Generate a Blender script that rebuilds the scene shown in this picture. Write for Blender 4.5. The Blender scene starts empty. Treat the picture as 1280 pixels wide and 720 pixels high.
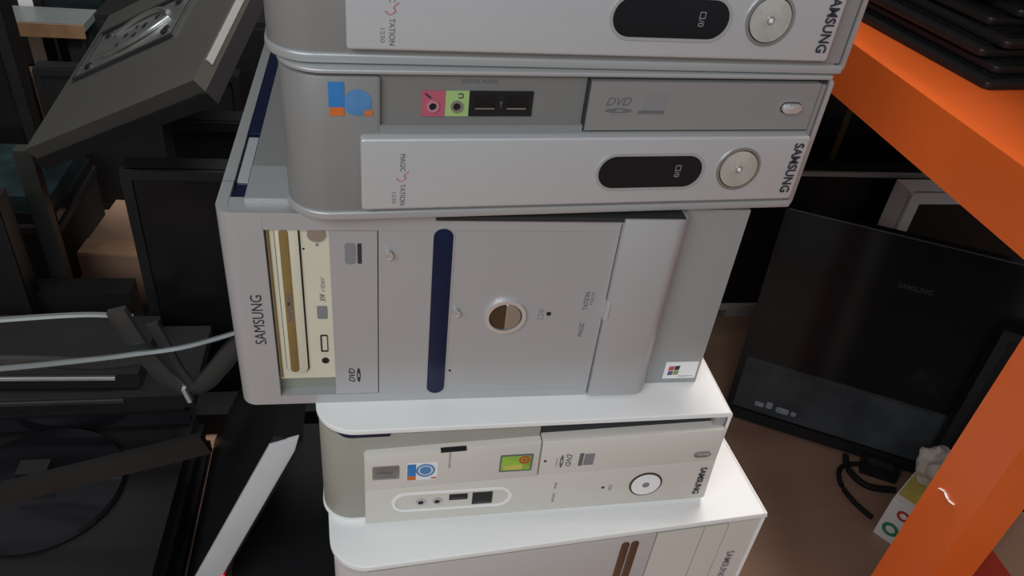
import bpy, bmesh, math, random
from mathutils import Vector, Matrix
random.seed(4)
S = bpy.context.scene
COL = S.collection
PI = math.pi

# ---------------------------------------------------------------- camera
cam_d = bpy.data.cameras.new('camera')
cam_d.sensor_width = 36.0
cam_d.lens = 36.0 * 971.8 / 1280.0
cam_d.clip_start = 0.01
cam = bpy.data.objects.new('camera', cam_d)
COL.objects.link(cam)
cam.location = (0.1078, -0.4702, 0.4704)
cam.rotation_euler = (math.radians(53.5138), math.radians(-5.6386), math.radians(-8.207))
S.camera = cam

# ---------------------------------------------------------------- world
w = bpy.data.worlds.new('world')
S.world = w
w.use_nodes = True
bg = w.node_tree.nodes['Background']
bg.inputs['Color'].default_value = (0.93, 0.96, 1.0, 1)
bg.inputs['Strength'].default_value = 0.26

# ---------------------------------------------------------------- ceiling lamp, added fill lamp and exposure
def area(name, loc, target, size, size_y, energy, color):
    d = bpy.data.lights.new(name, 'AREA')
    d.shape = 'RECTANGLE'; d.size = size; d.size_y = size_y
    d.energy = energy; d.color = color
    o = bpy.data.objects.new(name, d); COL.objects.link(o)
    o.location = loc
    o.rotation_euler = (Vector(target) - Vector(loc)).to_track_quat('-Z', 'Y').to_euler()
    return o
area('area_light', (0.66, 0.50, 1.80), (0.40, 0.1, 0.0), 0.9, 0.40, 46.0, (1.0, 0.96, 0.90))
area('area_light', (-0.75, -1.60, 1.40), (0.25, 0.1, 0.0), 1.8, 0.9, 31.0, (0.90, 0.95, 1.0))  # soft fill added from the front left, no fixture there

S.view_settings.view_transform = 'Standard'
S.view_settings.look = 'None'
S.view_settings.gamma = 1.0
S.view_settings.use_curve_mapping = False
S.view_settings.exposure = 0.0

FLOOR = -0.53

# ---------------------------------------------------------------- materials
MATS = {}
def mat(name, col, rough=0.5, metal=0.0, var=0.06, vscale=9.0, bump=0.0, bscale=300.0, emit=0.0, coat=0.0, stretch=None):
    if name in MATS: return MATS[name]
    m = bpy.data.materials.new(name); m.use_nodes = True
    nt = m.node_tree; b = nt.nodes['Principled BSDF']
    b.inputs['Roughness'].default_value = rough
    b.inputs['Metallic'].default_value = metal
    b.inputs['Coat Weight'].default_value = coat
    b.inputs['Coat Roughness'].default_value = 0.08
    tc = nt.nodes.new('ShaderNodeTexCoord'); mp = nt.nodes.new('ShaderNodeMapping')
    nt.links.new(tc.outputs['Object'], mp.inputs['Vector'])
    if stretch: mp.inputs['Scale'].default_value = stretch
    n = nt.nodes.new('ShaderNodeTexNoise')
    n.inputs['Scale'].default_value = vscale; n.inputs['Detail'].default_value = 5
    nt.links.new(mp.outputs['Vector'], n.inputs['Vector'])
    r = nt.nodes.new('ShaderNodeValToRGB')
    r.color_ramp.elements[0].position = 0.3; r.color_ramp.elements[1].position = 0.7
    r.color_ramp.elements[0].color = tuple(c * (1 - var) for c in col) + (1,)
    r.color_ramp.elements[1].color = tuple(min(1, c * (1 + var)) for c in col) + (1,)
    nt.links.new(n.outputs['Fac'], r.inputs['Fac'])
    nt.links.new(r.outputs['Color'], b.inputs['Base Color'])
    if bump:
        n2 = nt.nodes.new('ShaderNodeTexNoise'); n2.inputs['Scale'].default_value = bscale
        n2.inputs['Detail'].default_value = 3
        nt.links.new(mp.outputs['Vector'], n2.inputs['Vector'])
        bp = nt.nodes.new('ShaderNodeBump'); bp.inputs['Strength'].default_value = bump
        bp.inputs['Distance'].default_value = 0.0006
        nt.links.new(n2.outputs['Fac'], bp.inputs['Height'])
        nt.links.new(bp.outputs['Normal'], b.inputs['Normal'])
    if emit:
        b.inputs['Emission Color'].default_value = tuple(col) + (1,)
        b.inputs['Emission Strength'].default_value = emit
    if max(col) < 0.06: b.inputs['Specular IOR Level'].default_value = 0.28
    MATS[name] = m
    return m

silver = mat('silver_plastic', (0.29, 0.288, 0.28), 0.42, 0.25, 0.03, 6, 0.15, 900)
silver_lt = mat('light_silver_plastic', (0.57, 0.58, 0.59), 0.36, 0.35, 0.02, 5, 0.1, 1200, stretch=(1, 1, 9))
silver_shell = mat('silver_shell', (0.43, 0.435, 0.43), 0.34, 0.3, 0.03, 6)
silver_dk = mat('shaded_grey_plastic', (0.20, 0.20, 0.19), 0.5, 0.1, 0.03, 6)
tower_sil = mat('tower_silver', (0.46, 0.455, 0.46), 0.40, 0.3, 0.03, 5, 0.12, 900)
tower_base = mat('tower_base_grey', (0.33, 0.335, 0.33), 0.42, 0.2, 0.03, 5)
white_pl = mat('white_plastic', (0.80, 0.79, 0.75), 0.38, 0.0, 0.02, 4)
lid_white = mat('white_lid', (0.88, 0.885, 0.865), 0.40, 0.0, 0.02, 4)
face_white = mat('cream_white_plastic', (0.66, 0.63, 0.57), 0.42, 0.0, 0.02, 4)
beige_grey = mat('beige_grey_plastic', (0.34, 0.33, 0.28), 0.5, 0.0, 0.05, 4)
pink_white = mat('warm_grey_plastic', (0.55, 0.51, 0.49), 0.45, 0.0, 0.03, 4)
cream = mat('cream_plastic', (0.66, 0.62, 0.48), 0.45, 0.0, 0.04, 12)
gold = mat('translucent_amber_strip', (0.25, 0.17, 0.055), 0.3, 0.1, 0.12, 30)
greenish = mat('dull_green_grey_recess', (0.26, 0.28, 0.23), 0.5, 0, 0.04)
navy = mat('navy_gloss', (0.007, 0.013, 0.045), 0.2, 0.0, 0.1, 8)
brown_g = mat('brown_gloss', (0.10, 0.045, 0.025), 0.2, 0.0, 0.1, coat=0.5)
blackg = mat('black_gloss', (0.010, 0.010, 0.012), 0.12, 0.0, 0.1, 6)
black = mat('black_plastic', (0.014, 0.014, 0.015), 0.42, 0.0, 0.15, 8)
black_sat = mat('black_satin', (0.013, 0.013, 0.013), 0.36, 0.0, 0.15, 8, 0.1, 500)
black_mt = mat('black_matte', (0.010, 0.009, 0.010), 0.7, 0.0, 0.2, 8)
screenm = mat('lcd_screen', (0.010, 0.009, 0.010), 0.25, 0.0, 0.05, 3)
dkgrey = mat('dark_grey_plastic', (0.04, 0.039, 0.036), 0.36, 0.2, 0.1, 4)
groove = mat('dark_gap', (0.03, 0.03, 0.03), 0.6)
ink = mat('dark_print', (0.035, 0.035, 0.045), 0.5)
ink_lt = mat('grey_print', (0.22, 0.22, 0.23), 0.5)
ink_md = mat('mid_grey_print', (0.13, 0.13, 0.14), 0.5)
pink_ink = mat('pink_print', (0.50, 0.20, 0.25), 0.5)
chrome = mat('chrome', (0.75, 0.75, 0.74), 0.25, 0.65, 0.05)
steel = mat('brushed_steel', (0.52, 0.53, 0.52), 0.3, 0.9, 0.12, 20)
pearl = mat('pearl_button', (0.66, 0.67, 0.62), 0.3, 0.5, 0.18, 60)
pinkp = mat('pink_jack_plastic', (0.46, 0.10, 0.15), 0.5)
greenp = mat('green_jack_plastic', (0.36, 0.52, 0.20), 0.5)
blue_s = mat('blue_sticker', (0.03, 0.20, 0.52), 0.5, 0, 0.12, 40)
blue_l = mat('light_blue_sticker', (0.08, 0.24, 0.48), 0.5, 0, 0.15, 60)
orange_s = mat('orange_sticker', (0.62, 0.15, 0.03), 0.5)
white_s = mat('white_sticker', (0.85, 0.85, 0.83), 0.4)
green_s = mat('green_sticker', (0.30, 0.50, 0.06), 0.45, 0, 0.35, 60)
yellow_s = mat('yellow_print', (0.60, 0.55, 0.12), 0.5)
red_s = mat('red_print', (0.55, 0.05, 0.03), 0.5)
purple_s = mat('purple_print', (0.12, 0.08, 0.22), 0.5)
lime_s = mat('lime_print', (0.25, 0.30, 0.08), 0.5)
sticker_grey = mat('silver_sticker', (0.30, 0.30, 0.28), 0.35, 0.5, 0.25, 60)
orange = mat('orange_painted_steel', (0.74, 0.125, 0.018), 0.38, 0.0, 0.07, 7, 0.15, 60)
wood_f = mat('brown_floor', (0.30, 0.185, 0.125), 0.5, 0.0, 0.16, 5, 0.1, 90, stretch=(0.35, 3.0, 1))
wallm = mat('wall_paint', (0.10, 0.10, 0.10), 0.8, 0, 0.05, 3, 0.1, 100)
wood = mat('raw_wood_edge', (0.38, 0.22, 0.12), 0.6, 0, 0.2, 20)
cardb = mat('cardboard', (0.30, 0.18, 0.12), 0.8, 0, 0.08, 12, 0.2, 200)
dark_metal = mat('dark_brushed_metal', (0.09, 0.098, 0.098), 0.32, 0.7, 0.2, 10)
teal = mat('teal_plastic', (0.014, 0.026, 0.028), 0.3, 0, 0.5, 12)
red_led = mat('red_led', (1.0, 0.03, 0.05), 0.4, emit=6.0)
bagm = mat('translucent_bag', (0.55, 0.52, 0.46), 0.35, 0, 0.12, 25)

# ---------------------------------------------------------------- mesh helpers
def finish(bm, name, m, parent=None, smooth=35, loc=None):
    bmesh.ops.recalc_face_normals(bm, faces=bm.faces)
    me = bpy.data.meshes.new(name); bm.to_mesh(me); bm.free()
    for p in me.polygons: p.use_smooth = True
    me.set_sharp_from_angle(angle=math.radians(smooth))
    me.materials.append(m)
    o = bpy.data.objects.new(name, me); COL.objects.link(o)
    if parent: o.parent = parent
    if loc: o.location = loc
    return o

def empty(name, loc, rz, label, cat, group=None):
    o = bpy.data.objects.new(name, None); COL.objects.link(o)
    o.empty_display_size = 0.05
    o.location = loc; o.rotation_euler = (0, 0, rz)
    o['label'] = label; o['category'] = cat
    if group: o['group'] = group
    return o
def tag(o, label, cat, group=None):
    o['label'] = label; o['category'] = cat
    if group: o['group'] = group
    return o

MM = 0.001
def sharp_edges(bm):
    return [e for e in bm.edges if len(e.link_faces) == 2 and e.calc_face_angle(0) > math.radians(50)]

def rbox_bm(x0, x1, y0, y1, z0, z1, b=0.0, fl=0, fr=0, tr=0, br=0, bl=0, tl=0, seg=2, bm=None):
    """box in millimetres; fl/fr = radius of front vertical edges (plan), tr/br/tl/bl = radius of the corners seen from the front"""
    nb = bmesh.new()
    vs = [nb.verts.new((x, y, z)) for z in (z0, z1) for y in (y0, y1) for x in (x0, x1)]
    for f in ((0, 1, 3, 2), (4, 6, 7, 5), (0, 4, 5, 1), (2, 3, 7, 6), (0, 2, 6, 4), (1, 5, 7, 3)):
        nb.faces.new([vs[i] for i in f])
    def bev(test, r, s):
        es = [e for e in nb.edges if test((e.verts[0].co + e.verts[1].co) / 2, (e.verts[0].co - e.verts[1].co).normalized())]
        if es: bmesh.ops.bevel(nb, geom=es, offset=r, segments=s, profile=0.5, affect='EDGES', clamp_overlap=True)
    t = 0.01
    if fl: bev(lambda c, d: abs(d.z) > .9 and abs(c.x - x0) < t and abs(c.y - y0) < t, fl, 10)
    if fr: bev(lambda c, d: abs(d.z) > .9 and abs(c.x - x1) < t and abs(c.y - y0) < t, fr, 8)
    for r, xx, zz in ((tr, x1, z1), (br, x1, z0), (tl, x0, z1), (bl, x0, z0)):
        if r: bev(lambda c, d: abs(d.y) > .9 and abs(c.x - xx) < t and abs(c.z - zz) < t, r, 6)
    if b:
        es = sharp_edges(nb)
        bmesh.ops.bevel(nb, geom=es, offset=b, segments=seg, profile=0.5, affect='EDGES', clamp_overlap=True)
    nb.transform(Matrix.Scale(MM, 4))
    if bm is None: return nb
    me = bpy.data.meshes.new('t'); nb.to_mesh(me); nb.free(); bm.from_mesh(me); bpy.data.meshes.remove(me)
    return bm

def rbox(name, m, parent, *a, **k):
    return finish(rbox_bm(*a, **k), name, m, parent)

def poly_bm(pts, y0, y1, b=0.0, seg=2):
    """polygon in the front (x,z) plane extruded in y; mm"""
    nb = bmesh.new()
    v0 = [nb.verts.new((x, y0, z)) for x, z in pts]; v1 = [nb.verts.new((x, y1, z)) for x, z in pts]
    n = len(pts)
    nb.faces.new(v0); nb.faces.new(v1[::-1])
    for i in range(n): nb.faces.new((v0[i], v0[(i + 1) % n], v1[(i + 1) % n], v1[i]))
    if b:
        es = [e for e in nb.edges if all(abs(v.co.y - y0) < 1e-4 for v in e.verts)]
        bmesh.ops.bevel(nb, geom=es, offset=b, segments=seg, profile=0.5, affect='EDGES', clamp_overlap=True)
    nb.transform(Matrix.Scale(MM, 4))
    return nb
def rrect_pts(x0, x1, z0, z1, r, n=8):
    r = min(r, (x1 - x0) / 2 - 1e-3, (z1 - z0) / 2 - 1e-3)
    out = []
    for cx, cz, a in ((x1 - r, z0 + r, -90), (x1 - r, z1 - r, 0), (x0 + r, z1 - r, 90), (x0 + r, z0 + r, 180)):
        for i in range(n + 1):
            t = math.radians(a + 90 * i / n); out.append((cx + r * math.cos(t), cz + r * math.sin(t)))
    return out
def rrect(name, m, parent, x0, x1, z0, z1, r, y0, y1, b=0.0):
    return finish(poly_bm(rrect_pts(x0, x1, z0, z1, r), y0, y1, b), name, m, parent)
def disc_pts(cx, cz, rx, rz=None, n=40, a0=0, a1=360):
    rz = rz or rx
    k = n if a1 - a0 >= 360 else n + 1
    return [(cx + rx * math.cos(math.radians(a0 + (a1 - a0) * i / n)), cz + rz * math.sin(math.radians(a0 + (a1 - a0) * i / n))) for i in range(k)]
def disc(name, m, parent, cx, cz, r, y0, y1, b=0.0, rz=None, n=40, a0=0, a1=360):
    return finish(poly_bm(disc_pts(cx, cz, r, rz, n, a0, a1), y0, y1, b), name, m, parent)
def ring_bm(outer, inner, y0, y1, b=0.0):
    nb = bmesh.new(); n = len(outer)
    R = [[nb.verts.new((p[0], y, p[1])) for p in pts] for pts, y in ((outer, y0), (inner, y0), (inner, y1), (outer, y1))]
    for k in range(4):
        A, B = R[k], R[(k + 1) % 4]
        for i in range(n): nb.faces.new((A[i], A[(i + 1) % n], B[(i + 1) % n], B[i]))
    if b:
        es = [e for e in nb.edges if all(abs(v.co.y - y0) < 1e-4 for v in e.verts) and e.calc_face_angle(0) > 1]
        bmesh.ops.bevel(nb, geom=es, offset=b, segments=2, profile=0.5, affect='EDGES', clamp_overlap=True)
    nb.transform(Matrix.Scale(MM, 4)); return nb
def ring(name, m, parent, cx, cz, ro, ri, y0, y1, b=0.0):
    return finish(ring_bm(disc_pts(cx, cz, ro), disc_pts(cx, cz, ri), y0, y1, b), name, m, parent)
def frame_x(name, m, parent, outer, inner, y0, y1, b=0.0):
    return finish(ring_bm(outer, inner, y0, y1, b), name, m, parent)

def text(name, s, m, parent, cu, cv, length, height, rot, y, th=0.25, shear=0.0, bold=0.0):
    """lettering on a front face, centre (cu, cv), rotated rot degrees counter-clockwise as seen from the front (mm)"""
    cd = bpy.data.curves.new('t', 'FONT'); cd.body = s; cd.size = 1; cd.shear = shear; cd.offset = bold
    cd.resolution_u = 3
    to = bpy.data.objects.new('t', cd); COL.objects.link(to)
    bpy.context.view_layer.update()
    me = bpy.data.meshes.new_from_object(to.evaluated_get(bpy.context.evaluated_depsgraph_get()))
    bpy.data.objects.remove(to); bpy.data.curves.remove(cd)
    xs = [v.co.x for v in me.vertices]; ys = [v.co.y for v in me.vertices]
    x0, x1, z0, z1 = min(xs), max(xs), min(ys), max(ys)
    bm = bmesh.new(); bm.from_mesh(me); bpy.data.meshes.remove(me)
    for v in bm.verts:
        v.co = Vector(((v.co.x - (x0 + x1) / 2) / (x1 - x0) * length, 0, (v.co.y - (z0 + z1) / 2) / (z1 - z0) * height))
    r = bmesh.ops.extrude_face_region(bm, geom=bm.faces[:])
    for g in r['geom']:
        if isinstance(g, bmesh.types.BMVert): g.co.y -= th
    bm.transform(Matrix.Scale(MM, 4) @ Matrix.Translation((cu, y, cv)) @ Matrix.Rotation(-math.radians(rot), 4, 'Y'))
    return finish(bm, name, m, parent, 20)

def tube(name, m, parent, pts, r, n=8, flat=1.0, cyc=False, bm_only=False):
    """tube through points (metres), Catmull-Rom smoothed"""
    P = [Vector(p) for p in pts]; out = []
    for i in range(len(P) - 1 if not cyc else len(P)):
        p0, p1, p2, p3 = (P[(i - 1) % len(P)] if (cyc or i > 0) else P[0]), P[i], P[(i + 1) % len(P)], (P[(i + 2) % len(P)] if (cyc or i + 2 < len(P)) else P[-1])
        for k in range(6):
            t = k / 6
            out.append(0.5 * ((2 * p1) + (-p0 + p2) * t + (2 * p0 - 5 * p1 + 4 * p2 - p3) * t * t + (-p0 + 3 * p1 - 3 * p2 + p3) * t ** 3))
    if not cyc: out.append(P[-1])
    bm = bmesh.new(); rings = []
    N = len(out); up = Vector((0, 1, 0.01)).normalized()
    for i, p in enumerate(out):
        d = (out[(i + 1) % N] - out[i - 1]) if cyc else (out[min(i + 1, N - 1)] - out[max(i - 1, 0)])
        d.normalize(); a = d.cross(up)
        if a.length < 0.05: a = d.cross(Vector((1, 0, 0)))
        a.normalize(); b = a.cross(d).normalized()
        rings.append([bm.verts.new(p + a * (r * math.cos(2 * PI * k / n)) + b * (r * flat * math.sin(2 * PI * k / n))) for k in range(n)])
    for i in range(N if cyc else N - 1):
        A, B = rings[i], rings[(i + 1) % N]
        for k in range(n): bm.faces.new((A[k], A[(k + 1) % n], B[(k + 1) % n], B[k]))
    if not cyc:
        bm.faces.new(rings[0]); bm.faces.new(rings[-1][::-1])
    return finish(bm, name, m, parent, 60)

# ---------------------------------------------------------------- the room
def struct(name, m, *a):
    o = rbox(name, m, None, *a); o['kind'] = 'structure'; return o
struct('floor', wood_f, -2600, 3000, -2600, 2900, -580, -530)
struct('wall_back', wallm, -2600, 3000, 2900, 3000, -530, 2000)
struct('wall_left', wallm, -2700, -2600, -2600, 2900, -530, 2000)
struct('wall_right', wallm, 3000, 3100, -2600, 2900, -530, 2000)

# ---------------------------------------------------------------- slim silver desktop (the two at the top of the stack)
def slim_silver(name, loc, rz, W, label, sticker, x0=0):
    t = empty(name, loc, rz, label, 'computer', 'silver slim desktop PCs in the stack')
    h = 105; D = 370
    rbox('case', silver_shell, t, 2, W, 9, D, 1.5, h - 1, b=1.5, fl=22, tr=9, br=9)
    rbox('base_rim', silver_shell, t, 0, W, -1.5, D - 2, 0, 6.5, b=1.6, fl=30, fr=3, seg=3)
    rbox('top_rim', silver_shell, t, 0.5, W, 0.4, D - 2, h - 3.2, h, b=1.2, fl=29, fr=3, seg=3)
    rbox('side_rim', silver_shell, t, W - 3.6, W, -1, 60, 2, h - 2, b=1.4, br=6, tr=6)
    rbox('rim_gap', groove, t, W - 9, W - 3.6, 1.5, 20, 5, h - 4)
    c = finish(rbox_bm(1.5, 61, 0.6, 30, 5.8, h - 4.6, b=0.8, fl=28), 'front_corner_panel', silver, t)
    rbox('lower_panel', silver, t, 49, W - 8.5, 0, 28, 6, 64, b=2.5)
    rbox('side_trim', silver, t, 367, W - 5.6, -0.8, 24, 8, h - 6, b=2)
    # port bay, recessed, with a lower ledge
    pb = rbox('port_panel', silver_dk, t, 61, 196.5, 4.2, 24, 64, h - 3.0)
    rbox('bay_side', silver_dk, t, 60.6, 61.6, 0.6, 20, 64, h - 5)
    rbox('bay_ledge', silver, t, 61.5, 196, 0.3, 16, 63.5, 68.8, b=0.8)
    rbox('bay_edge_gap', groove, t, 195.8, 197.4, 1.2, 20, 68, h - 5)
    # optical drive door
    dd = rbox('drive_door', silver, t, 197.6, 366.4, -0.6, 22, 65.4, h - 5.2, b=0.7)
    text('dvd_lettering', 'DVD', ink_md, dd, 218.5, 86, 18, 5.8, 0, -0.6, shear=0.35, bold=0.01)
    finish(poly_bm(disc_pts(219.5, 79.6, 9.6, 1.6), -0.9, -0.5), 'dvd_disc_mark', ink_md, dd)
    finish(poly_bm(disc_pts(220, 79.7, 3.2, 0.7), -1.0, -0.5), 'dvd_disc_hole', silver, dd)
    text('dvd_lettering', 'R O M', ink_lt, dd, 220, 76.3, 10, 1.3, 0, -0.6)
    disc('disc_mark', ink_lt, dd, 244, 84.5, 7.6, -0.8, -0.5)
    rbox('disc_mark', ink_lt, dd, 244, 252.5, -0.85, -0.5, 79, 91.5)
    rbox('disc_mark', ink_md, dd, 233.5, 252.5, -0.95, -0.5, 77.4, 79.8)
    rrect('eject_button', chrome, t, 340.5, 355, 79, 85.5, 3.2, -4.2, 0, 1.2)
    rrect('eject_gap', groove, t, 339.6, 355.8, 78.2, 86.2, 4, -0.9, 0)
    # ports
    if True:
        text('port_lettering', 'DIGITAL PORTS', ink_md, pb, 124.5, 97.0, 24, 2.6, 0, 4.2, shear=0.3, bold=0.01)
        for mname, mm_, u0, u1 in (('microphone', pinkp, 87.6, 102.8), ('headphone', greenp, 103.0, 118.2)):
            j = rbox(mname + '_jack', mm_, t, u0, u1, 3.4, 8, 73.6, 90.8, b=0.3)
            uc = (u0 + u1) / 2
            ring('jack_ring', steel if mm_ is greenp else pink_ink, j, uc - 0.2, 80.6, 4.0, 2.4, 2.2, 5, 0.5)
            disc('jack_hole', black, j, uc - 0.2, 80.6, 2.5, 3.2, 5)
        tube('microphone_mark', ink, t, [(0.090, 0.0032, 0.089), (0.0935, 0.0032, 0.0862)], 0.0006)
        tube('headphone_mark', ink, t, [(0.1125 + 0.0018 * math.cos(a), 0.0032, 0.0876 + 0.0016 * math.sin(a)) for a in (2.6, 1.4, 0.3, -0.9, -2.3)], 0.00035)
        ub = rbox('usb_block', black, t, 118.4, 160.4, 3.2, 10, 73.8, 90.8, b=0.4)
        for u0 in (120.8, 141.8):
            frame_x('usb_port', black_sat, ub, rrect_pts(u0, u0 + 16, 77, 87.6, 0.8), rrect_pts(u0 + 1.4, u0 + 14.6, 78.6, 86.4, 0.5), 2.6, 3.6, 0.3)
            rbox('usb_tongue', steel, ub, u0 + 1.6, u0 + 14.4, 2.7, 3.6, 78.7, 79.6)
            rbox('usb_opening', blackg, ub, u0 + 1.4, u0 + 14.6, 3.1, 3.4, 78.6, 86.4)
        text('usb_mark', 'Y', ink_lt, ub, 139.3, 82, 1.6, 4, 0, 3.2)
    # front plate
    fp = finish(rbox_bm(49, 368.8, -6.5, 4, 10.8, 62.5, b=1.6, seg=4, tr=2.5, br=2.5, tl=2.5, bl=2.5), 'front_plate', silver_lt, t)
    frame_x('display_rim', silver_shell, fp, rrect_pts(208.6, 290.6, 21.9, 50.8, 14.4), rrect_pts(210.6, 288.6, 23.9, 48.8, 12.4), -7.3, -6, 0.6)
    rrect('display_window', blackg, fp, 210.4, 288.8, 23.7, 49, 12.6, -6.9, -6)
    text('drive_mark', '\u25a1/0', ink_lt, fp, 270, 36.5, 9.5, 4.2, -90, -6.9, bold=0.01)
    ring('button_ring', steel, fp, 317.2, 37.8, 17.0, 15.0, -7.6, -6, 0.5)
    ring('button_gap', black, fp, 317.2, 37.8, 15.3, 14.1, -7.0, -6)
    pw = disc('power_button', pearl, fp, 317.2, 37.8, 14.2, -8.2, -6, 1.0)
    ring('button_dimple', steel, pw, 317.2, 37.8, 2.8, 2.0, -8.5, -8, 0.2)
    disc('button_dimple', white_s, pw, 317.2, 37.8, 1.2, -8.6, -8)
    text('brand_lettering', 'SAMSUNG', ink, fp, 361, 37.3, 40, 7.6, -90, -6.5, th=0.7, bold=0.012)
    text('series_lettering', 'MAGIC', ink_md, fp, 75.6, 45.8, 12.6, 3.4, -90, -6.5)
    text('series_lettering', 'TATION', ink_md, fp, 75.6, 22.2, 16, 3.4, -90, -6.5)
    tube('series_swoosh', pink_ink, fp, [(0.0795, -0.0065, 0.0395), (0.0765, -0.0066, 0.0368), (0.0775, -0.0066, 0.0345), (0.0742, -0.0066, 0.0325), (0.0715, -0.0066, 0.0345)], 0.00045)
    text('model_lettering', '1230', ink_lt, fp, 70, 20, 8.5, 2.6, -90, -6.5)
    if sticker:
        st = rbox('sticker', blue_s, t, 30.5, 40, 0.1, 1.2, 81, 97.2)
        rbox('sticker_patch', orange_s, st, 31, 39.6, 0.05, 1.2, 75.4, 81)
        disc('sticker_patch', blue_l, st, 48, 84, 8.6, 0.2, 1.2)
        rbox('sticker_patch', orange_s, st, 52, 57, 0.0, 1.2, 75.6, 79)
    return t

H3 = 0.1815
Z2 = H3 + 0.0035
slim_silver('desktop_computer', (0.0497, -0.0149, Z2), 0.0723, 375.8,
            'silver slim desktop PC second from top, blue and orange sticker beside pink and green jacks', True)
slim_silver('desktop_computer', (0.0424, -0.0055, Z2 + 0.1055), 0.0545, 388.2,
            'silver slim desktop PC on top of the stack, cut off by the frame', False)

# ---------------------------------------------------------------- silver tower lying on its side
t = empty('tower_computer', (0, 0, 0), 0, 'large silver tower PC lying on its side in mid-stack, with dark navy slot', 'computer')
H = 181.5
rbox('case', tower_sil, t, 2, 391, 16, 385, 0, H - 7, b=1)
# front bezel: a plate with an opening for the drives
bm = rbox_bm(0, 31.5, 0, 22, 0, H, fl=13)
for a in ((31.4, 287.6, 0, 20, 168.6, H), (31.4, 287.6, 0, 20, 0, 9.2), (109.9, 287.6, 0, 20, 9.1, 168.7)):
    rbox_bm(*a, bm=bm)
bezel = finish(bm, 'front_bezel', tower_sil, t, 30)
# upper rim along the left side and the blue well between rim and side cover
bm = ring_bm(rrect_pts(0, 340, -385, -0.0, 13), rrect_pts(8, 334, -380, -4, 8), H - 6, H + 0.4, 1.0)
for v in bm.verts: v.co = Vector((v.co.x, -v.co.z, v.co.y))
for v in bm.verts: v.co.y += 0.0003; v.co.z = (H - 6) * MM + (H + 0.4) * MM - v.co.z
finish(bm, 'top_rim', silver_shell, t)
rbox('rim_seam', groove, t, -0.1, 8.6, 43.5, 44.0, H - 14, H + 0.5)
nv = rbox('blue_well', navy, t, 6, 336, 3, 382, H - 10, H - 3, b=0.8)
rbox('well_insert', silver_lt, t, 9.5, 17.0, 47, 118, H - 5, H - 1.6, b=0.6)
rbox('handle_slot', navy, t, 8.8, 18, 121, 384, H - 5, H + 0.8, b=2)
rbox('dark_inset', groove, t, 150, 336, -2.2, 14, H - 3, H + 0.7, b=0.3)
rbox('side_cover', silver_shell, t, 19, 385, 15, 62, H - 6, H + 3.4, b=3, seg=4)
rbox('side_cover_panel', silver, t, 19, 388, 63, 385, H - 6, H + 3.2, b=1.2)
# drive bay
bay = rbox('bay_floor', greenish, t, 31.6, 76, 9, 15, 9, 169)
dr = rbox('optical_drive', cream, t, 32.5, 75.2, 4.5, 14, 24.3, 169, b=0.4)
tr = rrect('drive_tray', cream, t, 38.4, 54.2, 32.2, 174, 4.5, 2.0, 6, 0.8)
rrect('tray_gap', groove, t, 37.6, 55.4, 31.2, 168.6, 5, 4.3, 6)
rrect('amber_strip', gold, tr, 41.2, 47.6, 33.5, 168, 3.0, 1.6, 4, 0.3)
text('drive_lettering', 'SAMSUNG', ink_md, tr, 44.4, 98, 27, 3.8, -90, 1.6, bold=0.012)
rbox('drive_edge_strip', gold, t, 33, 34.6, 4.0, 6, 26, 168.5)
disc('volume_dial', steel, dr, 66.5, 163.2, 6.2, 2.4, 6, 0.8)
disc('indicator_dot', ink_lt, dr, 66.8, 153.5, 1.2, 4.2, 6)
disc('pin_hole', black, dr, 57.2, 150, 0.8, 4.3, 6)
text('drive_lettering', 'XW', ink_md, dr, 68.5, 106, 8, 4.2, 90, 4.5, shear=0.3, bold=0.012)
text('drive_lettering', 'riter', ink_lt, dr, 68.8, 118.5, 14, 3.6, 90, 4.5, shear=0.3)
rrect('drive_mark', ink_lt, dr, 63.8, 71.6, 85.5, 98, 1, 4.3, 5)
frame_x('eject_button', black_sat, dr, rrect_pts(65, 70.6, 52.4, 69.5, 0.8), rrect_pts(66, 70, 53.4, 68.5, 0.5), 3.8, 5, 0.2)
disc('headphone_jack', black, dr, 68, 43, 2.8, 3.6, 6, 0.4)
# hinged flap over the second drive
fl = rbox('drive_flap', tower_sil, t, 75.4, 109.1, 0.2, 12, 9.6, 168.0, b=0.4)
rbox('flap_gap', groove, t, 109.0, 110.0, 1.5, 14, 9.2, 168.8)
rbox('flap_gap', groove, t, 70, 110.0, 1.5, 14, 167.9, 168.8)
text('dvd_lettering', 'DVD', ink, fl, 88.4, 30, 15, 4.8, 90, 0.2, shear=0.35, bold=0.012)
finish(poly_bm(disc_pts(93.8, 30, 1.5, 7.6), -0.1, 0.3), 'dvd_disc_mark', ink, fl)
finish(poly_bm(disc_pts(93.8, 30, 0.6, 2.4), -0.2, 0.3), 'dvd_disc_hole', tower_sil, fl)
rrect('disc_mark', ink_lt, fl, 86, 94, 139.5, 158, 3, 0.0, 0.3)
rbox('disc_mark', ink, fl, 95, 98, -0.05, 0.3, 140, 157.5)
text('brand_lettering', 'SAMSUNG', ink, bezel, 21.2, 88.5, 47, 8.2, 90, 0)
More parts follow.
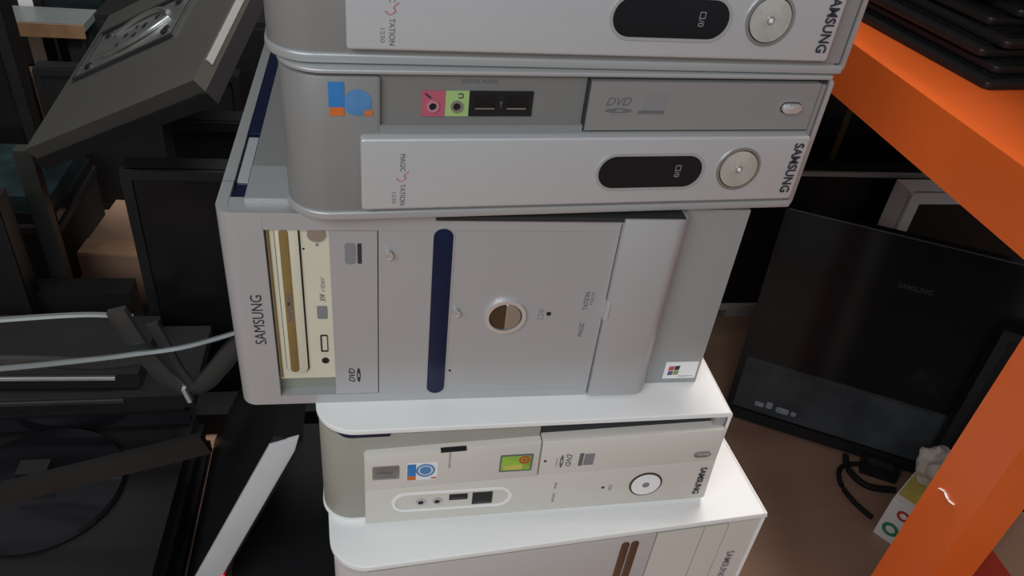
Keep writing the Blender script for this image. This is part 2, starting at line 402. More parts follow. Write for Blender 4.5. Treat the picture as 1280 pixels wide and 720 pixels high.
# slot, knobs, power button
frame_x('slot_rim', silver_shell, t, rrect_pts(147.8, 164.6, 6.6, 172, 8.4), rrect_pts(149, 163.4, 7.8, 170.8, 7.2), -0.5, 0.5, 0.3)
rrect('navy_slot', navy, t, 148.9, 163.5, 7.7, 170.9, 7.3, -0.3, 0.6, 0.2)
for u, v, r in ((116.9, 149.4, 3.3), (168.7, 95.5, 3.0)):
    k = disc('knob', silver_shell, t, u, v, r, -4.0, 0.5, 0.7)
    ring('knob_ring', chrome, k, u, v, r, r - 0.7, -4.3, -3.6, 0.2)
disc('pin_hole', black, t, 167.3, 32.6, 1.1, -0.15, 0.5)
ring('button_ring', chrome, t, 208, 90, 16.4, 13.2, -3.0, 0.5, 0.9)
ring('button_gap', black, t, 208, 90, 13.4, 12.0, -1.0, 0.5)
finish(poly_bm(disc_pts(208, 90, 12.2, a0=90, a1=270), -1.8, 0.5, 0.3), 'button_dark_half', mat('bronze_gloss', (0.12, 0.09, 0.06), 0.2, 0.8), t)
finish(poly_bm(disc_pts(208, 90, 12.2, a0=-90, a1=90), -2.2, 0.5, 0.5), 'power_button', steel, t)
disc('indicator_light', black, t, 243.1, 91.2, 2.0, -0.2, 0.5)
text('drive_mark', '\u25a1/0', ink_lt, t, 236.6, 90.8, 10, 4.6, 90, 0)
text('series_lettering', 'MAGIC', ink_md, bezel, 272, 74.5, 14.5, 4.0, 90, 0)
text('series_lettering', 'TATION', ink_md, bezel, 272, 103.5, 18, 4.0, 90, 0)
text('model_lettering', 'M820', ink_lt, bezel, 276.6, 106, 12, 2.6, 90, 0)
# raised door and recessed foot panel
rbox('door_gap', groove, t, 287.4, 288.8, 2, 16, 1, H - 0.5)
rbox('front_door', tower_sil, t, 288.6, 341.5, -4.5, 16, 2.5, H, b=0.8, fr=13)
rbox('door_catch', silver_lt, t, 287.0, 290.2, -6.0, 2, 88, 104, b=0.8)
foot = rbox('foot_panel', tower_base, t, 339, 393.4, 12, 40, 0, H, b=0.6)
st = rbox('sticker', white_s, foot, 360.5, 391, 11.6, 12.6, 5.5, 25)
for i, (du, dv, mm_) in enumerate(((0, 0, purple_s), (5.3, 0.4, lime_s), (0, 5.6, red_s), (5.3, 6, ink))):
    finish(poly_bm([(364 + du, 9.5 + dv), (368.6 + du, 9.9 + dv), (368.9 + du, 14.6 + dv), (364.3 + du, 14.2 + dv)], 11.3, 12), 'sticker_patch', mm_, st)
text('fine_print', 'Designed for', ink_lt, st, 382, 8, 14, 1.4, 0, 11.6)

# ---------------------------------------------------------------- white slim desktop
b4 = (0.0589, -0.0329, -0.1185)
W4 = 355
t = empty('desktop_computer', b4, 0.0151, 'cream-white slim desktop PC with green and blue stickers, below the silver tower', 'computer')
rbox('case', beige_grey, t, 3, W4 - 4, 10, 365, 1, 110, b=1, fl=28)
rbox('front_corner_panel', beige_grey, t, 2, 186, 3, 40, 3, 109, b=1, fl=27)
rbox('top_cover', lid_white, t, 0, W4 + 2.2, 0, 368, 113, 118.3, b=2.2, fl=34, tr=7, seg=4)
rbox('blue_trim', navy, t, 14, 60, 1.6, 30, 107.5, 113, b=1, fl=16)
rbox('side_panel', lid_white, t, W4 - 1.2, W4 + 2.2, 1, 366, 2, 115, b=1.2)
rbox('side_trim', mat('grey_trim', (0.16, 0.16, 0.155), 0.5), t, W4 - 6.4, W4 - 1.4, 0.5, 40, 4, 110, b=0.8)
rbox('base_rim', lid_white, t, 1, W4 + 2, 0.5, 366, 0, 3.6, b=1.2, fl=28)
rbox('upper_gap', groove, t, 186.5, W4 - 8, 6, 20, 98, 113)
rbox('inner_ledge', navy, t, 187, W4 - 12, 4, 12, 108, 113)
rbox('corner_block', silver_shell, t, W4 - 14, W4 - 4, -0.5, 16, 104.5, 113, b=0.8)
ul = finish(poly_bm([(38.5, 49.6), (187.2, 54.4), (186.2, 98.2), (100, 94.6), (41, 91.6), (38.5, 89.5)], -5, 8, 1.2), 'upper_left_panel', face_white, t)
ur = finish(poly_bm([(188.4, 54.6), (353.4, 61.8), (352.2, 101.4), (350, 103), (187.4, 98.4)], -5, 8, 1.2), 'drive_door', face_white, t)
lw = finish(poly_bm([(38.5, 4.0), (354.8, 8.4), (355.6, 10.5), (353.5, 61.2), (38.5, 49.0)], -5, 8, 1.2), 'lower_panel', face_white, t)
finish(poly_bm([(42, 10), (350, 12), (350, 99), (42, 86)], 0, 7), 'panel_backing', groove, t)
finish(poly_bm([(101, 92.6), (122.5, 93.6), (122.5, 95.9), (101, 94.9)], -5.3, -1.5), 'latch_notch', black, t)
bd = finish(poly_bm(rrect_pts(45, 67, 63.6, 79.8, 1), -5.7, -4.5, 0.2), 'badge', sticker_grey, t)
rbox('badge_print', ink_md, bd, 48, 62, -5.9, -5.5, 70.5, 72.5)
rbox('badge_print', silver_dk, bd, 47, 65, -5.9, -5.5, 65.5, 68)
st = rbox('sticker', white_s, t, 73.6, 99.4, -5.6, -4.8, 60.4, 81)
rbox('sticker_patch', blue_s, st, 73.8, 81, -5.8, -5, 66, 80.6)
rbox('sticker_patch', orange_s, st, 73.8, 81, -5.8, -5, 60.8, 66)
ring('sticker_ring', blue_l, st, 89, 72.4, 8, 6.2, -5.9, -5)
disc('sticker_patch', blue_l, st, 89, 72.4, 4.9, -5.9, -5)
rbox('sticker_patch', red_s, st, 94, 98.6, -5.8, -5, 61.6, 63.2)
st = finish(poly_bm(rrect_pts(152.4, 180.4, 64.6, 85, 1), -5.6, -4.8), 'sticker', green_s, t)
frame_x('sticker_border', ink_md, st, rrect_pts(152.2, 180.6, 64.4, 85.2, 1), rrect_pts(153.4, 179.4, 65.6, 84, 1), -5.8, -5)
ring('sticker_ring', red_s, st, 173, 78.6, 4.6, 3.0, -5.9, -5)
disc('sticker_patch', red_s, st, 173, 78.6, 1.6, -5.9, -5)
rbox('sticker_patch', yellow_s, st, 156, 172, -5.8, -5, 67, 72)
text('fine_print', 'DIGITAL PORTS', ink_lt, t, 109, 82.5, 19, 1.8, -90, -5)
# scooped port area
frame_x('port_scoop', lid_white, t, rrect_pts(61, 167, 18.5, 43.5, 12.4), rrect_pts(64, 164, 21, 41, 10), -5.8, -4.6, 0.6)
rrect('port_recess', face_white, t, 63.8, 164.2, 20.8, 41.2, 10, -5.15, -4.6)
for u in (86.2, 100.4):
    ring('jack_ring', steel, t, u, 30.6, 4.2, 2.4, -6.2, -5, 0.5); disc('jack_hole', black, t, u, 30.6, 2.5, -5.6, -5)
for u0, u1, v0, v1 in ((110.9, 127, 31, 38), (131.4, 149.2, 23.5, 38.6)):
    up = rbox('usb_port', black, t, u0, u1, -5.9, -5, v0, v1, b=0.3)
    rbox('usb_tongue', dark_metal, up, u0 + 1.5, u1 - 1.5, -6.1, -5.7, v0 + 1.6, v0 + 3)
# right part print and buttons
text('dvd_lettering', 'DVD', ink_md, t, 213, 74, 16, 5, -90, -5, shear=0.35, bold=0.012)
finish(poly_bm(disc_pts(206.8, 73, 1.5, 8), -5.3, -4.9), 'dvd_disc_mark', ink_md, t)
finish(poly_bm(disc_pts(206.8, 73, 0.6, 2.4), -5.4, -4.9), 'dvd_disc_hole', face_white, t)
text('fine_print', 'ROM', ink_lt, t, 202.6, 72, 9, 1.3, -90, -5)
rbox('disc_mark', ink_md, t, 222.3, 226, -5.3, -4.9, 66, 82)
rbox('disc_mark', ink_lt, t, 227, 236, -5.2, -4.9, 66.4, 81)
disc('pin_hole', black, t, 192, 74.5, 1.3, -5.2, -4.8)
frame_x('eject_button', steel, t, rrect_pts(329, 344, 69.3, 75.8, 3.2), rrect_pts(331, 344.8, 70.9, 74.2, 1.6), -7, -4.8, 0.5)
text('brand_lettering', 'SAMSUNG', ink, t, 344.5, 34.5, 37, 6.4, -90, -5, th=0.5, bold=0.012)
disc('indicator_light', black, t, 251, 33.6, 1.5, -5.2, -4.8)
text('drive_mark', '\u25a1/0', ink_lt, t, 258, 33, 7, 3.2, -90, -5)
ring('button_ring', mat('dark_bronze', (0.10, 0.07, 0.05), 0.3, 0.6), t, 291.4, 35, 15.6, 13.7, -5.9, -4.8, 0.4)
pw = disc('power_button', lid_white, t, 291.4, 35, 13.8, -6.4, -4.8, 1.0)
disc('button_dimple', ink_lt, pw, 291.4, 35, 3.4, -6.6, -6)
text('series_lettering', 'MAGIC', ink_lt, t, 205.8, 40.4, 9, 2.2, -90, -5)
text('series_lettering', 'STATION', ink_lt, t, 205.8, 24, 12, 2.2, -90, -5)

# ---------------------------------------------------------------- white-lidded tower at the bottom of the view
b5 = (0.0695, -0.0799)
H5 = 181
t = empty('tower_computer', (b5[0], b5[1], -0.1190 - H5 * MM), 0.0792,
          'white-lidded tower PC lying on its side, lowest in view, with brown slot', 'computer')
W5 = 410
rbox('case', pink_white, t, 4, W5 - 4, 14, 392, 1, H5 - 7, b=1, fl=26)
rbox('side_cover', lid_white, t, 0, W5, 0, 395, H5 - 6.5, H5, b=2.6, fl=34, tr=7, seg=4)
rbox('cover_edge', lid_white, t, W5 - 4, W5, 2, 394, 2, H5 - 3, b=1.4)
rbox('rim_gap', greenish, t, 30, W5 - 5, 4, 20, H5 - 14, H5 - 6)
rbox('front_bezel', pink_white, t, 3, 298, 2.5, 24, 1, H5 - 13, b=1.5, fl=24)
rbox('drive_flap', face_white, t, 299, 346.5, 2.5, 22, 10, H5 - 14, b=0.6)
rbox('drive_flap', face_white, t, 347.5, 372, 2.5, 22, 10, H5 - 14, b=0.6)
rbox('end_panel', face_white, t, 373, W5 - 5, 2.5, 24, 1, H5 - 13, b=1)
for u in (264, 273.5):
    rrect('brown_slot', brown_g, t, u, u + 8, 10, 162, 3.9, 1.8, 4, 0.6)
text('brand_lettering', 'SAMSUNG', ink_md, t, 388, 98, 47, 8, -90, 2.5, bold=0.01)

# two more of the stack, below the picture, that carry it down to the floor
for k, lab in enumerate(('silver slim desktop PC directly under the white-lidded tower', 'silver slim desktop PC standing on the floor under all the others')):
    hz = 0.23 / 2
    t = empty('desktop_computer', (0.075, -0.07, FLOOR + (1 - k) * hz), 0.06, lab, 'computer')
    rbox('case', silver_shell, t, 0, 370, 4, 380, 0, hz * 1000, b=2, fl=28)
    rbox('front_plate', silver_lt, t, 45, 362, -3, 6, 12, 64, b=1.5)
    rrect('display_window', blackg, t, 210, 288, 24, 49, 12.4, -3.5, -2)
    disc('power_button', pearl, t, 317, 37, 14, -4.5, -2, 1)

# ---------------------------------------------------------------- orange rack on the right
t = empty('storage_rack', (0.6, -0.08, FLOOR), 0, 'orange painted steel storage rack at the right with a scratched upright', 'rack')
zb = 760 - 58   # beam, mm above floor (top at 0.2295)
def rk(name, *a, **k): return rbox(name, orange, t, *a, **k)
rk('side_beam', 0, 16, -43, 1496, zb, zb + 57.5, b=3.5, seg=3)
rk('shelf_board', 15, 620, -40, 1500, zb + 43, zb + 51)
rk('side_beam', 600, 629, -43, 1496, zb, zb + 57.5, b=3.5, seg=3)
rk('cross_beam', 20, 610, -42, -15, zb, zb + 50, b=3)
p = rk('upright', -0.8, 45, -47, 3, 0, 1300, b=3, seg=3)
rk('upright', 585, 630, -47, 3, 0, 1300, b=3)
rk('upright', -0.8, 45, 1450, 1500, 0, 1300, b=3)
rk('upright', 585, 630, 1450, 1500, 0, 1300, b=3)
rk('shelf_board', 1, 628, -42, 1496, 1260, 1290, b=2)  # upper shelf out of view, added to shade the shelf below
tube('scratch', white_s, t, [(-0.0018, -0.008, 0.488), (-0.0018, -0.014, 0.491), (-0.0018, -0.021, 0.489), (-0.0018, -0.028, 0.491)], 0.0012, flat=0.5)

# ---------------------------------------------------------------- black keyboards stacked on the rack
zs = FLOOR + (zb + 51) * MM
def keyboard(x, y, z, rz, L, Wd, label):
    t = empty('keyboard', (x, y, z), rz, label, 'keyboard', 'black keyboards stacked on the orange rack')
    rbox('body', black_sat, t, 0, Wd, 0, L, 0, 7, b=1.2, fl=8)
    kb = None
    bm = bmesh.new()
    for i in range(6):
        for j in range(int((L - 30) / 19)):
            x0 = 14 + i * 19.2
            if x0 + 17 > Wd - 6: continue
            rbox_bm(x0, x0 + 16.5, 12 + j * 19, 12 + j * 19 + 16.5, 6.8, 10, b=1.0, seg=1, bm=bm)
    k = finish(bm, 'keys', blackg, t); k['kind'] = 'stuff'
    return t
kl = ['lowest black keyboard of the pile on the orange rack', 'black keyboard second from the bottom of the rack pile',
      'black keyboard third from the bottom of the rack pile', 'black keyboard fourth from the bottom of the rack pile',
      'black keyboard fifth from the bottom of the rack pile', 'black keyboard third from the top of the rack pile', 'black keyboard second from the top of the rack pile', 'topmost black keyboard of the pile on the orange rack']
offs = [(0.690, 0.172, 0.12), (0.706, 0.188, 0.13), (0.696, 0.205, 0.13), (0.715, 0.20, 0.10), (0.72, 0.24, 0.14), (0.745, 0.235, 0.05), (0.725, 0.26, 0.16), (0.755, 0.25, -0.04)]
for i, (x, y, r) in enumerate(offs):
    keyboard(x, y, zs + 0.0105 * i, r, 430, 150, kl[i])
kl2 = ['lowest keyboard of the second pile, right on the rack', 'middle keyboard of the second pile, right on the rack', 'upper keyboard of the second pile, right on the rack']
for i, (x, y, r) in enumerate(((0.905, 0.17, 0.02), (0.915, 0.185, -0.06), (0.91, 0.20, 0.05))):
    keyboard(x, y, zs + 0.0105 * i, r, 430, 150, kl2[i])

# ---------------------------------------------------------------- monitors
white_b = mat('white_bezel', (0.78, 0.79, 0.80), 0.4)
def monitor(name, loc, rz, tilt, wd, ht, th, bez, label, bezel_m=black, bot_m=None, roll=0, stand=False, screen=screenm, bz_bot=None):
    """upright monitor, front to -y, origin at bottom left front; mm"""
    t = empty(name, loc, rz, label, 'monitor')
    t.rotation_euler = (tilt, roll, rz)
    bb = bz_bot or bez
    rbox('back_housing', white_b if bezel_m is white_b else black_sat, t, 0, wd, 6, th, 0, ht, b=4, seg=3)
    frame_x('bezel', bezel_m, t, rrect_pts(0, wd, 0, ht, 6), rrect_pts(bez, wd - bez, bb, ht - bez, 1.5), 0, 9, 1.2)
    rbox('screen', screen, t, bez - 1, wd - bez + 1, 3, 8, bb - 1, ht - bez + 1)
    if bot_m: rbox('lower_bezel', bot_m, t, 2, wd - 2, -1.5, 3, 1.5, bb - 1, b=0.8)
    if stand:
        rbox('stand_neck', black_sat, t, wd / 2 - 30, wd / 2 + 30, th - 5, th + 20, -60, 120, b=3)
        rbox('stand_base', black_sat, t, wd / 2 - 110, wd / 2 + 110, -40, th + 90, -66, -56, b=3)
    return t
# row behind the stack, right
tb = monitor('computer_monitor', (0.70, 0.745, -0.505), 0, 0.0, 590, 333, 45, 9, 'wide black monitor with thin silver edges behind the tower, under a larger one', silver_shell, silver_shell, bz_bot=16)
rbox('stand_foot', silver_shell, tb, 150, 420, 8, 60, -25, 1, b=3)
text('brand_lettering', 'LG', ink_md, tb, 190, 9, 12, 4, 0, -1.5)
tc_ = monitor('computer_monitor', (0.66, 0.86, FLOOR), 0, 0.0, 900, 560, 60, 25, 'large black television at the very back, only its dark screen seen', black)
rbox('amber_reflection', mat('dull_amber_reflection', (0.085, 0.06, 0.02), 0.4), tc_, 372, 386, 2.2, 4, 290, 530)  # reflection streak on the dark screen, painted as an amber strip
td = monitor('computer_monitor', (1.088, 0.66, FLOOR), 0.02, 0.0, 430, 362, 55, 22, 'monitor with thick white bezel standing between two black ones', white_b, None)
# the big black one in front, seen from its back
t = empty('computer_monitor', (0.765, 0.462, FLOOR + 0.001), 0, 'large glossy black monitor seen from behind, leaning, grey band along its bottom', 'monitor')
t.rotation_euler = (-math.radians(12), math.radians(-1.5), math.radians(-30))
rbox('back_housing', blackg, t, -25, 430, 0, 30, 0, 402, b=4, seg=3)
rbox('edge_line', dark_metal, t, -22, 427, -0.8, 1.5, 400.6, 402.4)  # highlight along the top edge, built as a paler strip
rbox('edge_line', dkgrey, t, -25.6, -24, 0, 20, 20, 400)  # same edge highlight down the left side
rbox('lower_panel', mat('grey_gloss_panel', (0.045, 0.052, 0.058), 0.22, 0.0, 0.35, 14), t, -14, 424, -3, 3, 22, 122, b=2)
rbox('bottom_edge', black_sat, t, -20, 432, -8, 12, 0, 20, b=3)
rbox('panel_seam', dark_metal, t, 150, 300, -3.6, -2, 118, 121)
text('brand_lettering', 'SAMSUNG', dark_metal, t, 201, 322, 52, 9, 0, 0, bold=0.01)
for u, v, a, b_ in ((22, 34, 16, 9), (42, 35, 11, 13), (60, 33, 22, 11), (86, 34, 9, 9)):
    rrect('reflection_patch', mat('pale_blue_reflection', (0.24, 0.29, 0.34), 0.4, 0, 0.3, 80), t, u, u + a, v, v + b_, 3, -3.4, -2.5)  # reflections in the glossy panel, set as pale patches
# another black one to its right
t = monitor('computer_monitor', (1.0, 0.262, FLOOR + 0.0), math.radians(-30), -math.radians(13), 330, 330, 28, 14, 'smaller black monitor leaning at the right, half hidden by the orange upright', black, None, roll=math.radians(3))
for u, v, s_ in ((60, 80, 11), (92, 135, 7), (120, 160, 8), (75, 150, 5)):
    disc('smudge', dkgrey, t, u, v, s_, 2.5, 3.5)

# cable loop on the floor
zf = FLOOR + 0.005
tag(tube('power_cable', black_mt, None, [(0.985, 0.312, zf), (0.945, 0.332, zf), (0.905, 0.328, zf), (0.886, 0.295, zf), (0.890, 0.255, zf), (0.905, 0.222, zf)], 0.0042),
    'thick black cable curling in a wide loop on the brown floor', 'cable')
tag(tube('power_cable', black_mt, None, [(0.925, 0.352, zf + .001), (0.915, 0.32, zf + .001), (0.93, 0.285, zf + 0.001), (0.975, 0.272, zf + .002)], 0.0055),
    'short black cable end inside the wide loop, near the leaning monitors', 'cable')
t = empty('power_adapter', (0.935, 0.318, FLOOR), -0.5, 'black power adapter block on the floor inside the cable loop', 'adapter')
rbox('body', black, t, 0, 60, 0, 28, 0, 22, b=4, seg=3)
rbox('label_plate', dkgrey, t, 8, 50, 6, 22, 21.6, 22.4)

# tissue box, yellow pack, plastic bag near the upright
t = empty('tissue_box', (0.922, 0.163, FLOOR), 0.62, 'white cardboard box with round green and red marks, beside the orange upright', 'box')
rbox('carton', white_s, t, 0, 130, 0, 45, 0, 85, b=1.5)
rbox('top_panel', mat('pale_yellow_card', (0.62, 0.50, 0.12), 0.6, 0, 0.2, 30), t, 14, 129, 2, 43, 84.5, 86)
for x, z, r, m_ in ((-26, 26, 13, mat('green_print', (0.03, 0.28, 0.12), 0.5)), (-20, 64, 10, red_s)):
    ring('round_mark', m_, t, x, z, r, r * 0.55, -0.6, 0.5).rotation_euler = (0, 0, -PI / 2)
bm = bmesh.new()
bmesh.ops.create_icosphere(bm, subdivisions=4, radius=0.038)
rr = random.Random(3)
from mathutils import noise
for v in bm.verts:
    n_ = noise.noise(v.co * 32) * 0.018 + noise.noise(v.co * 75 + Vector((3, 1, 2))) * 0.008
    v.co += v.co.normalized() * n_
    v.co.z *= 1.0
bg_ = finish(bm, 'plastic_bag', bagm, None, 20, (0.977, 0.212, FLOOR + 0.121))
tag(bg_, 'crumpled whitish plastic bag lying on the marked carton behind the upright', 'bag')

# cartons behind the upright, bottom right corner
t = empty('cardboard_carton', (0.692, -0.27, FLOOR), 0.0, 'tall tan cardboard carton with a red patch at the right edge, beyond the orange upright', 'box')
rbox('carton', cardb, t, 0, 260, 0, 175, 0, 455, b=1)
rbox('red_panel', mat('red_card', (0.38, 0.035, 0.02), 0.6), t, -0.5, 2, 20, 174, 250, 400)  # plain red patch on the left face
rbox('tape', mat('brown_tape', (0.30, 0.17, 0.08), 0.3), t, 110, 150, -0.4, 175.4, 400, 455.5)

# ---------------------------------------------------------------- the dark heap at the left
def slab(name, loc, rz, wd, dp, th, label, m1=black_sat, m2=blackg, b=4):
    """monitor lying on its face: housing, raised back and bezel edge"""
    t = empty(name, loc, rz, label, 'monitor')
    rbox('bezel', m2, t, 0, wd, 0, dp, 0, th * 0.4, b=2)
    rbox('back_housing', m1, t, 6, wd - 6, 6, dp - 6, th * 0.36, th, b=b, seg=3)
    return t
slab('computer_monitor', (-0.70, 0.10, FLOOR), 0.0, 546, 330, 60, 'black monitor lying flat on the floor at the bottom of the left heap')
slab('computer_monitor', (-0.68, 0.13, FLOOR + 0.06), -0.02, 522, 290, 55, 'black monitor lying second from the floor in the left heap')
# upper ones, set back, with the silver ones on top
slab('computer_monitor', (-0.72, 0.365, FLOOR + 0.12), 0.02, 560, 125, 60, 'long black monitor lying under the two slim ones')
t = empty('computer_monitor', (-0.66, 0.345, FLOOR + 0.185), 0.0, 'dark slim monitor lying at the left, lower of two with bright edges', 'monitor')
rbox('housing', black_sat, t, 0, 520, 0, 150, 0, 22, b=6, seg=3)
rbox('front_edge', dark_metal, t, 4, 430, -3, 4, 14, 19, b=1.5)
t = empty('computer_monitor', (-0.68, 0.375, FLOOR + 0.2085), -0.03, 'dark slim monitor lying at the left, upper of two with bright edges', 'monitor')
rbox('housing', black_sat, t, 0, 470, 0, 125, 0, 26, b=7, seg=3)
rbox('front_edge', chrome, t, 4, 440, -3, 4, 17, 21, b=1.5)
rbox('vent_slot', black, t, 300, 330, 20, 30, 25, 26.6); rbox('vent_slot', black, t, 342, 372, 20, 30, 25, 26.6)

# silver monitor stand with a looped foot
t = empty('monitor_stand', (-0.15, 0.33, FLOOR + 0.24), 0.0, 'grey looped metal monitor stand beside the left side of the stack', 'stand')
def lp(pts, dx=0.15, dy=-0.33, dz=-(FLOOR + 0.24)): return [(x + dx, y + dy, z + dz) for x, y, z in pts]
arm_m = mat('dull_silver_arm', (0.17, 0.18, 0.18), 0.4, 0.4)
def strap(name, m, pts, wd, y0, th):
    """flat metal strap in the front plane following a smooth path; metres in, wd may taper (w0, w1)"""
    P = [Vector((x, z)) for x, z in pts]; out = []
    for i in range(len(P) - 1):
        p0, p1, p2, p3 = P[max(i - 1, 0)], P[i], P[i + 1], P[min(i + 2, len(P) - 1)]
        for k in range(6):
            q = k / 6
            out.append(0.5 * ((2 * p1) + (-p0 + p2) * q + (2 * p0 - 5 * p1 + 4 * p2 - p3) * q * q + (-p0 + 3 * p1 - 3 * p2 + p3) * q ** 3))
    out.append(P[-1]); bm = bmesh.new(); rg = []
    for i, p in enumerate(out):
        d_ = (out[min(i + 1, len(out) - 1)] - out[max(i - 1, 0)]).normalized(); n_ = Vector((-d_.y, d_.x))
        h_ = (wd[0] + (wd[1] - wd[0]) * i / (len(out) - 1)) / 2
        a_, b_ = p + n_ * h_, p - n_ * h_
        rg.append([bm.verts.new((c.x, yy, c.y)) for c, yy in ((a_, y0 + .001), (p, y0 - .0015), (b_, y0 + .001), (b_, y0 + th), (a_, y0 + th))])
    for A, B in zip(rg, rg[1:]):
        for k in range(5): bm.faces.new((A[k], A[(k + 1) % 5], B[(k + 1) % 5], B[k]))
    bm.faces.new(rg[0]); bm.faces.new(rg[-1][::-1])
    bm.transform(Matrix.Translation((0.15, -0.33, -(FLOOR + 0.24))))
    return finish(bm, name, m, t, 40)
strap('loop', dark_metal, [(-0.200, -0.150), (-0.186, -0.200), (-0.172, -0.236), (-0.156, -0.266), (-0.136, -0.279), (-0.114, -0.272), (-0.094, -0.247), (-0.07, -0.215), (-0.035, -0.180)], (0.022, 0.026), 0.312, 0.010)
strap('inner_arm', dark_metal, [(-0.160, -0.165), (-0.150, -0.200), (-0.142, -0.235), (-0.130, -0.266)], (0.014, 0.012), 0.305, 0.006)
strap('long_arm', arm_m, [(-0.42, -0.232), (-0.34, -0.228), (-0.25, -0.218), (-0.18, -0.208), (-0.12, -0.197), (-0.04, -0.168)], (0.009, 0.006), 0.300, 0.004)
strap('lower_arm', dark_metal, [(-0.42, -0.232), (-0.31, -0.237), (-0.24, -0.243), (-0.17, -0.232)], (0.012, 0.018), 0.320, 0.008)
strap('upper_arm', arm_m, [(-0.42, -0.188), (-0.31, -0.178), (-0.24, -0.174), (-0.19, -0.178)], (0.006, 0.004), 0.335, 0.006)
rbox('steel_tab', chrome, t, 12, 17, -26, -19, -10, 14, b=1).rotation_euler = (0, math.radians(-12), 0)

# round base of another stand
t = empty('monitor_stand', (-0.33, 0.27, FLOOR + 0.1155), 0.0, 'round glossy black monitor foot lying in the dark lower left', 'stand')
bm = bmesh.new(); prof = [(0, 0), (0.098, 0), (0.103, 0.004), (0.100, 0.010), (0.06, 0.014), (0.03, 0.017), (0, 0.017)]
for k in range(48):
    for (r0, z0), (r1, z1) in zip(prof, prof[1:]):
        a0, a1 = 2 * PI * k / 48, 2 * PI * (k + 1) / 48
        ps = [(r0 * math.cos(a0), r0 * math.sin(a0), z0), (r1 * math.cos(a0), r1 * math.sin(a0), z1), (r1 * math.cos(a1), r1 * math.sin(a1), z1), (r0 * math.cos(a1), r0 * math.sin(a1), z0)]
        vs = []
        for p_ in ps:
            if not vs or (Vector(p_) - vs[-1].co).length > 1e-6: vs.append(bm.verts.new(p_))
        if len(vs) > 3 and (vs[0].co - vs[-1].co).length < 1e-6: vs.pop()
        if len(vs) >= 3: bm.faces.new(vs)
bmesh.ops.remove_doubles(bm, verts=bm.verts, dist=1e-5)
finish(bm, 'base_plate', blackg, t, 40)
rbox('neck', black_sat, t, -18, 18, -12, 12, 14, 45, b=4, seg=3)

# dark flat bar leaning across the heap
t = empty('metal_bar', (-0.40, 0.185, -0.36), 0, 'dark grey flat bar slanting across the lower left', 'bar')
t.rotation_euler = (0, math.radians(-17), 0.0)
rbox('bar', black_sat, t, -40, 330, 0, 8, 0, 30, b=1.5)

t = empty('laptop', (-0.088, 0.02, FLOOR), 0, 'closed black laptop lying on the floor against the foot of the stack', 'laptop')
rbox('base', black_mt, t, 0, 145, 0, 435, 0, 16, b=3); rbox('lid', black, t, 0, 145, 0, 435, 16.5, 27, b=3)
t = empty('cabinet', (-0.46, 1.25, FLOOR), 0, 'low black cabinet in the shadow behind the left heap', 'cabinet')
rbox('body', black_mt, t, 0, 780, 0, 350, 0, 420, b=2)
for k in (0, 1): rbox('door', black, t, 8 + 386 * k, 386 + 386 * k, -12, 0, 12, 408, b=2)
t = empty('filler_box', (-0.44, 0.615, FLOOR), 0.0, 'small black filler box added in front of the brown cardboard in the left heap', 'filler')
rbox('body', black_mt, t, 0, 150, 0, 44, 0, 178, b=3)  # black box added to darken the gap in front of the carton
disc('front_disc', black, t, 52, 60, 32, -3, 2, 1)
monitor('computer_monitor', (-0.575, 1.17, FLOOR), 0.0, 0.0, 400, 330, 45, 14, 'black monitor standing upright behind the brown cardboard box', black_mt, screen=black_mt)
monitor('computer_monitor', (-0.83, 0.585, FLOOR), 0.0, 0.0, 400, 365, 45, 14, 'wide black monitor standing upright at the left edge behind the lying ones', black_mt, screen=black_mt)
t = empty('cabinet', (-1.9, 2.0, FLOOR), 0, 'tall black cabinet in the far upper left background', 'cabinet')
rbox('body', black_mt, t, 0, 2300, 0, 400, 0, 900, b=2)
for k in range(4): rbox('door', black, t, 8 + 573 * k, 573 + 573 * k, -12, 0, 12, 888, b=2)
t = empty('junction_box', (-0.205, 0.465, FLOOR), 0, 'flat black plastic box on the floor before the upright black monitor', 'box')
rbox('body', black_mt, t, 0, 225, 0, 52, 0, 40, b=3); rbox('lid', black, t, 0, 225, 0, 52, 40.5, 46, b=2)
# monitor leaning beside the stack, silver side edge towards the camera, red standby light
t = empty('computer_monitor', (-0.137, 0.15, FLOOR), 0, 'slim black monitor on its side, bright silver edge and red standby light', 'monitor')
t.rotation_euler = (0, math.radians(24.5), 0)
rbox('housing', black, t, -16, 17, 4, 300, 0, 352, b=2)
finish(poly_bm([(-18, 0), (13, 0), (13, 340), (9, 362), (-16, 338)], 0, 5, 1.0), 'silver_edge', mat('pale_silver_bezel', (0.60, 0.61, 0.62), 0.4), t)
rbox('standby_light', red_led, t, 14, 17, -1.0, 3, 78, 82, b=0.5)

# standing black monitors behind the heap
t = monitor('computer_monitor', (-0.235, 0.53, FLOOR), 0.0, 0.0, 320, 452, 40, 14, 'black monitor standing upright behind the looped grey stand', black)
t = monitor('computer_monitor', (-0.03, 0.78, FLOOR), 0.0, 0.0, 330, 760, 50, 16, 'tall dark monitor standing upright behind the left side of the stack', black_sat)

monitor('computer_monitor', (-0.21, 0.68, FLOOR), 0.0, 0.0, 350, 455, 45, 14, 'black monitor standing just behind another upright one, under the tilted monitor', black)
